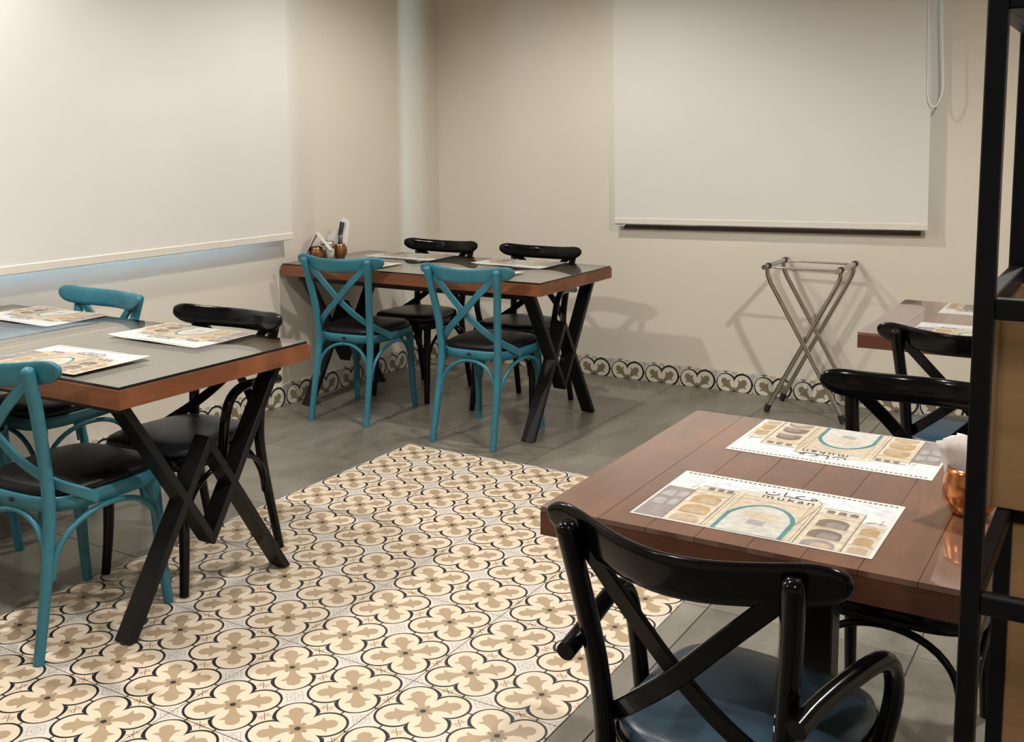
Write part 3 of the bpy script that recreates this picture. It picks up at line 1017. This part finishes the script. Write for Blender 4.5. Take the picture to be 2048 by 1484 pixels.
    bpy.data.objects.remove(to); bpy.data.curves.remove(txt)
    pm = bmesh.new()
    for poly, mi, lay in layers:
        vv = [pm.verts.new((x, y, 0.0009 + 0.00010 * lay)) for x, y in poly]
        try:
            f_ = pm.faces.new(vv); f_.material_index = mi
        except ValueError:
            pass
    tvv = [pm.verts.new((x, y, 0.0009 + 0.0008)) for x, y in tv]
    for f_ in tf:
        try:
            q = pm.faces.new([tvv[i] for i in f_]); q.material_index = I['ink_dark']
        except ValueError:
            pass
    bmesh.ops.recalc_face_normals(pm, faces=pm.faces[:])
    for f_ in pm.faces:
        if f_.normal.z < 0: f_.normal_flip()
    out = []
    for bmm, nm in ((bm, 'sheet'), (pm, 'print')):
        if curl:
            for k in range(1, 10):
                bmesh.ops.bisect_plane(bmm, geom=bmm.verts[:] + bmm.edges[:] + bmm.faces[:], plane_co=(MW * k / 10, 0, 0), plane_no=(1, 0, 0))
            for k in range(1, 6):
                bmesh.ops.bisect_plane(bmm, geom=bmm.verts[:] + bmm.edges[:] + bmm.faces[:], plane_co=(0, MH * k / 6, 0), plane_no=(0, 1, 0))
            for v in bmm.verts:
                u, q = v.co.x / MW, v.co.y / MH
                v.co.z += 0.0035 * (0.5 + 0.5 * math.sin(u * 7.0 + 1.0) * math.cos(q * 4.0)) + curl * (max(0, u - 0.7) / 0.3) ** 2 * q
        for v in bmm.verts:
            v.co.x -= MW / 2; v.co.y -= MH / 2
        me = bpy.data.meshes.new(nm)
        bmm.to_mesh(me); bmm.free()
        for k in (inks if nm == 'print' else ['mat_paper']): me.materials.append(MATS[k])
        out.append(me)
    return out


FLAT = build_mat(0.0)
CURL = build_mat(0.006)


def placemat(x, y, z, rz, label, me=FLAT):
    t = tag(inst('placemat', me[0], None, (x, y, z), (0, 0, rz)), label, 'placemat', 'printed paper placemats')
    inst('print', me[1], t)
    return t


ZG, ZW = 0.7530, 0.7503
placemat(1.134, -0.434, ZW, 0.0, 'illustrated placemat on the right foreground table, nearer the camera')
placemat(1.150, 0.010, ZW, PI - 0.01, 'illustrated placemat upside down on the right foreground table, beside the copper cup')
placemat(-1.050, 0.198, ZG, PI + 0.0, 'illustrated placemat on the left foreground table, in front of the black armchair', CURL)
placemat(-1.050, -0.242, ZG, 0.02, 'illustrated placemat on the left foreground table, behind the nearest teal chair', CURL)
placemat(-1.790, 0.205, ZG, PI, 'illustrated placemat on the left foreground table, by the wall before a teal chair', CURL)
placemat(-1.760, 2.425, ZG, PI + 0.03, 'illustrated placemat on the corner table, in front of the left black chair', CURL)
placemat(-1.785, 1.985, ZG, 0.0, 'placemat on the corner table, mostly hidden by the left teal chair', CURL)
placemat(-1.075, 2.425, ZG, PI - 0.02, 'illustrated placemat on the corner table, in front of the right black armchair', CURL)
placemat(-1.066, 1.985, ZG, 0.0, 'placemat on the corner table, mostly hidden by the right teal chair', CURL)
placemat(1.245, 2.020, ZW, PI, 'illustrated placemat on the far right table, by the wall')
placemat(1.230, 1.525, ZW, 0.0, 'placemat on the far right table, behind the back rail of a black chair')

# ------------------------------------------------------------------ small table things
def cup_profile(r, h):
    return [(0.0001, 0.0), (r * 0.62, 0.0), (r * 0.66, h * 0.03), (r * 0.80, h * 0.12), (r * 0.96, h * 0.30), (r, h * 0.48), (r * 0.95, h * 0.72), (r * 0.86, h * 0.88), (r * 0.84, h),
            (r * 0.80, h), (r * 0.80, h * 0.94), (r * 0.88, h * 0.70), (r * 0.90, h * 0.45), (r * 0.6, h * 0.08), (0.0001, h * 0.06)]


def napkin_stack(x, y, z, label, rz, wd, ht, n=4, spread=0.010, lean=0.25):
    t = tag(empty('napkins', (x, y, z), rz), label, 'napkin')
    for k in range(n):
        mb = MB()
        vs, fs = [], []
        cols, rows = 7, 5
        o = (k - (n - 1) / 2) * spread
        for side in (0, 1):
            for r in range(rows + 1):
                for c in range(cols + 1):
                    u, v = c / cols - 0.5, r / rows
                    w_ = wd * (0.62 + 0.38 * v) * (1 - 0.05 * k)
                    xx = u * w_
                    yy = o * (0.4 + v) + lean * 0.05 * v * v * (1 if o >= 0 else -1) + 0.006 * math.cos(u * 5 + k) + side * 0.0012
                    zz = v * ht * (1 - 0.06 * k) + (0.010 * math.cos(u * 6 + k * 1.3) if r == rows else 0)
                    vs.append((xx, yy, zz))
        n1 = (rows + 1) * (cols + 1)
        for r in range(rows):
            for c in range(cols):
                a = r * (cols + 1) + c
                fs.append((a, a + 1, a + cols + 2, a + cols + 1))
                fs.append((n1 + a, n1 + a + cols + 1, n1 + a + cols + 2, n1 + a + 1))
        for c in range(cols):
            a = rows * (cols + 1) + c
            fs.append((a, a + 1, n1 + a + 1, n1 + a))
        for r in range(rows):
            for c in (0, cols):
                a = r * (cols + 1) + c
                fs.append((a, a + cols + 1, n1 + a + cols + 1, n1 + a))
        mb.add(vs, fs, 0, True)
        mb.build('napkin_fold', 'napkin_paper', t)
    return t


tag(MB().lathe(cup_profile(0.046, 0.084), 32).build('copper_cup', 'copper', None, (1.441, -0.275, ZW)),
    'shiny copper cup holding napkins beside the black shelf post', 'cup')
napkin_stack(1.443, -0.275, ZW + 0.008, 'white paper napkins standing in the copper cup by the black shelf', -0.35, 0.098, 0.128)
s = tag(empty('salt_shaker', (1.440, -0.185, ZW)), 'small white capped shaker behind the napkins on the right table', 'shaker')
MB().lathe([(0.0001, 0), (0.017, 0), (0.019, 0.006), (0.018, 0.05), (0.015, 0.07), (0.0001, 0.07)], 18).build('body', 'clear_glass', s)
MB().lathe([(0.0001, 0.004), (0.0155, 0.004), (0.0155, 0.045), (0.0001, 0.045)], 16).build('salt', 'shaker_salt', s)
MB().lathe([(0.0165, 0.070), (0.0175, 0.074), (0.0175, 0.090), (0.012, 0.100), (0.0001, 0.103)], 18).build('cap', 'white_plastic', s)

# corner table caddies
tag(MB().lathe(cup_profile(0.040, 0.078), 28).build('copper_cup', 'dull_copper', None, (-2.055, 2.185, ZG)),
    'dull copper cup holding cutlery on the corner table', 'cup')
tag(MB().lathe(cup_profile(0.038, 0.074), 28).build('copper_cup', 'dull_copper', None, (-2.075, 2.020, ZG)),
    'brown copper cup under the folded napkins on the corner table', 'cup')
# napkins folded over like a tent
t = tag(empty('napkins', (-2.075, 2.020, ZG + 0.006), 0.55), 'white napkins folded to a peak in a cup on the corner table', 'napkin')
for k, (a, h) in enumerate(((0.50, 0.140), (-0.66, 0.120))):
    mb = MB()
    ca, sa = math.cos(a), math.sin(a)
    c0 = Vector((0.006, 0, 0.142))
    d = Vector((-sa, 0, -ca)); u = Vector((0, 1, 0)); nrm = Vector((ca, 0, -sa)) * 0.003
    vs = []
    for off in (Vector((0, 0, 0)), nrm):
        for (p, q) in ((-0.042, 0), (0.042, 0), (0.036, h), (-0.032, h * 0.96)):
            vs.append(c0 + u * p + d * q + off)
    mb.add(vs, [(0, 1, 2, 3), (7, 6, 5, 4), (0, 4, 5, 1), (1, 5, 6, 2), (2, 6, 7, 3), (3, 7, 4, 0)])
    mb.build('napkin_fold', 'napkin_paper', t)
# shakers between the cups
for (x, y, lab) in ((-2.050, 2.100, 'glass shaker with steel cap between the two cups on the corner table'), (-2.112, 2.128, 'second glass shaker with steel cap, nearer the wall on the corner table')):
    s = tag(empty('salt_shaker', (x, y, ZG)), lab, 'shaker', 'glass shakers on the corner table')
    MB().lathe([(0.0001, 0), (0.024, 0), (0.026, 0.006), (0.025, 0.060), (0.020, 0.072), (0.0001, 0.072)], 18).build('body', 'clear_glass', s)
    MB().lathe([(0.0001, 0.004), (0.0225, 0.004), (0.0225, 0.056), (0.0001, 0.056)], 16).build('contents', 'shaker_salt', s)
    MB().lathe([(0.0215, 0.070), (0.0240, 0.074), (0.0240, 0.088), (0.017, 0.099), (0.0001, 0.102)], 18).build('cap', 'cutlery_steel', s)
# wrapped cutlery leaning in the cup
t = tag(empty('cutlery_set', (-2.055, 2.185, ZG + 0.008)), 'black handled cutlery in a white paper sleeve leaning in the copper cup', 'cutlery')
t.rotation_euler = (0.0, 0.0, 0.35)
mb = MB()
vs = []
for th in (0, 0.002):
    for (x, z) in ((-0.018, 0.0), (0.022, 0.0), (0.050, 0.125), (0.058, 0.195), (0.020, 0.214), (-0.018, 0.13)):
        vs.append((x + z * 0.04, 0.004 + th - z * 0.10, z))
mb.add(vs, [(0, 1, 2, 3, 4, 5), (11, 10, 9, 8, 7, 6)] + [(i, (i + 1) % 6, 6 + (i + 1) % 6, 6 + i) for i in range(6)])
mb.build('paper_sleeve', 'napkin_paper', t)
mb = MB()
vs = []
for th in (0, 0.002):
    for (x, z) in ((-0.030, 0.02), (0.010, 0.02), (0.004, 0.158), (-0.066, 0.108), (-0.070, 0.094)):
        vs.append((x, 0.010 + th - z * 0.10, z))
mb.add(vs, [(0, 1, 2, 3, 4), (9, 8, 7, 6, 5)] + [(i, (i + 1) % 5, 5 + (i + 1) % 5, 5 + i) for i in range(5)])
mb.build('paper_wrap', 'napkin_paper', t)
for dx, z0, z1 in ((0.0, 0.115, 0.190), (0.014, 0.120, 0.186)):
    MB().ribbon([(dx + 0.002, -0.004 - z0 * 0.10, z0), (dx + 0.012, -0.007 - (z0 + z1) * 0.05, (z0 + z1) / 2), (dx + 0.020, -0.004 - z1 * 0.10, z1)], Vector((1, 0, 0)), 0.0095, 0.006).build('handle', 'cutlery_black', t)
    MB().ribbon([(dx - 0.004, 0.0, 0.012), (dx + 0.002, -0.002 - z0 * 0.10, z0)], Vector((1, 0, 0)), 0.010, 0.002).build('blade', 'cutlery_steel', t)

# ------------------------------------------------------------------ folding tray stand by the far wall
t = tag(empty('tray_stand', (0.25, 3.08, 0)), 'folding chrome tray stand leaning at the far wall', 'stand')
ZT = 0.752
xl, xr = 0.068 - 0.25, 0.425 - 0.25
fl, frr = 0.066 - 0.25, 0.468 - 0.25
y0, y1 = 2.952 - 3.08, 3.218 - 3.08
for nm, xt, xb, dy in (('leg', xl, frr, -0.022), ('leg', xr, fl, 0.010)):
    sgn = 1 if xb > xt else -1
    for yy in (y0, y1):
        ya = yy + dy
        if yy == y1: ya = yy + dy * 0.6
        pts = spline([(xt + 0.002 * sgn, ya, ZT - 0.010), (xt + 0.005 * sgn, ya, ZT - 0.045), (xt + 0.022 * sgn, ya, ZT - 0.085)], 5)
        pts += [Vector((xb - 0.012 * sgn, ya, 0.030))]
        lg = MB().tube(pts, 0.0115, 12).build(nm, 'chrome', t)
        d = (pts[-1] - pts[-2]).normalized()
        MB().tube([pts[-1] - d * 0.012, Vector((xb - 0.004 * sgn, ya, 0.006))], 0.0155, 12).build('rubber_foot', 'rubber', lg)
for xt in (xl, xr):
    MB().tube([(xt, y0 - 0.075, ZT), (xt, y1 + 0.065, ZT)], 0.0125, 14).build('top_rail', 'chrome', t)
    for yy in (y0 - 0.006, y1 + 0.010):
        MB().tube([(xt, yy - 0.012, ZT), (xt, yy + 0.012, ZT)], 0.0155, 14).build('collar', 'rubber', t)
for yy, zz in ((y0 - 0.010, ZT - 0.006), (y1 + 0.006, ZT - 0.002)):
    MB().tube([(xl + 0.010, yy, zz), (xr - 0.010, yy, zz)], 0.0055, 10).build('spreader_rod', 'chrome', t)
for ya in (y0, y1):
    MB().tube([((xl + xr) / 2 + 0.012, ya - 0.035, 0.405), ((xl + xr) / 2 + 0.012, ya + 0.022, 0.405)], 0.005, 8).build('pivot_bolt', 'chrome', t)

# ------------------------------------------------------------------ black steel shelf on the right
sx0, sx1, sy0, sy1, ZS = 1.531, 2.43, -1.060, -0.735, 1.95
pw = 0.0192
t = tag(empty('shelf_unit', ((sx0 + sx1) / 2, (sy0 + sy1) / 2, 0)), 'tall black steel shelf with oak panels at the right picture edge', 'shelf')
ox, oy = (sx0 + sx1) / 2, (sy0 + sy1) / 2
B = lambda a, b_, c, d, e, f_, bv=0.0015: MB().bbox(a - ox, b_ - ox, c - oy, d - oy, e, f_, bv)
for x in (sx0, sx1 - pw):
    for y in (sy0, sy1 - pw):
        B(x, x + pw, y, y + pw, 0, ZS).build('post', 'dark_steel', t)
LEVELS = [(1.222, 1.243), (0.911, 0.932), (0.10, 0.125), (1.528, 1.55), (ZS - 0.022, ZS)]
for z0, z1 in LEVELS:
    for y in (sy0, sy1 - pw):
        B(sx0 + pw, sx1 - pw, y + 0.001, y + pw - 0.001, z0, z1).build('cross_rail', 'dark_steel', t)
    for x in (sx0, sx1 - pw):
        if z0 < 0.5 and x == sx0: pass
        B(x + 0.001, x + pw - 0.001, sy0 + pw, sy1 - pw, z0, z1).build('side_rail', 'dark_steel', t)
yp = sy1 - pw - 0.014
bp = B(sx0 - 0.030, sx1 - pw, yp, yp + 0.010, 0.932, 1.222).build('back_panel', 'oak_panel', t)
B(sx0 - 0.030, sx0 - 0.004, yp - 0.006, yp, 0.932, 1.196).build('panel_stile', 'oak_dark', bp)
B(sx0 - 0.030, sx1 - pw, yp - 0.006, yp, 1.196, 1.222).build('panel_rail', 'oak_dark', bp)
B(sx0 + pw, sx1 - pw, sy1 - 0.016, sy1 - 0.004, 0.57, 0.911).build('back_panel', 'oak_panel', t)
B(sx0 + pw, sx1 - pw, sy1 - pw, sy1, 0.545, 0.57).build('cross_rail', 'dark_steel', t)
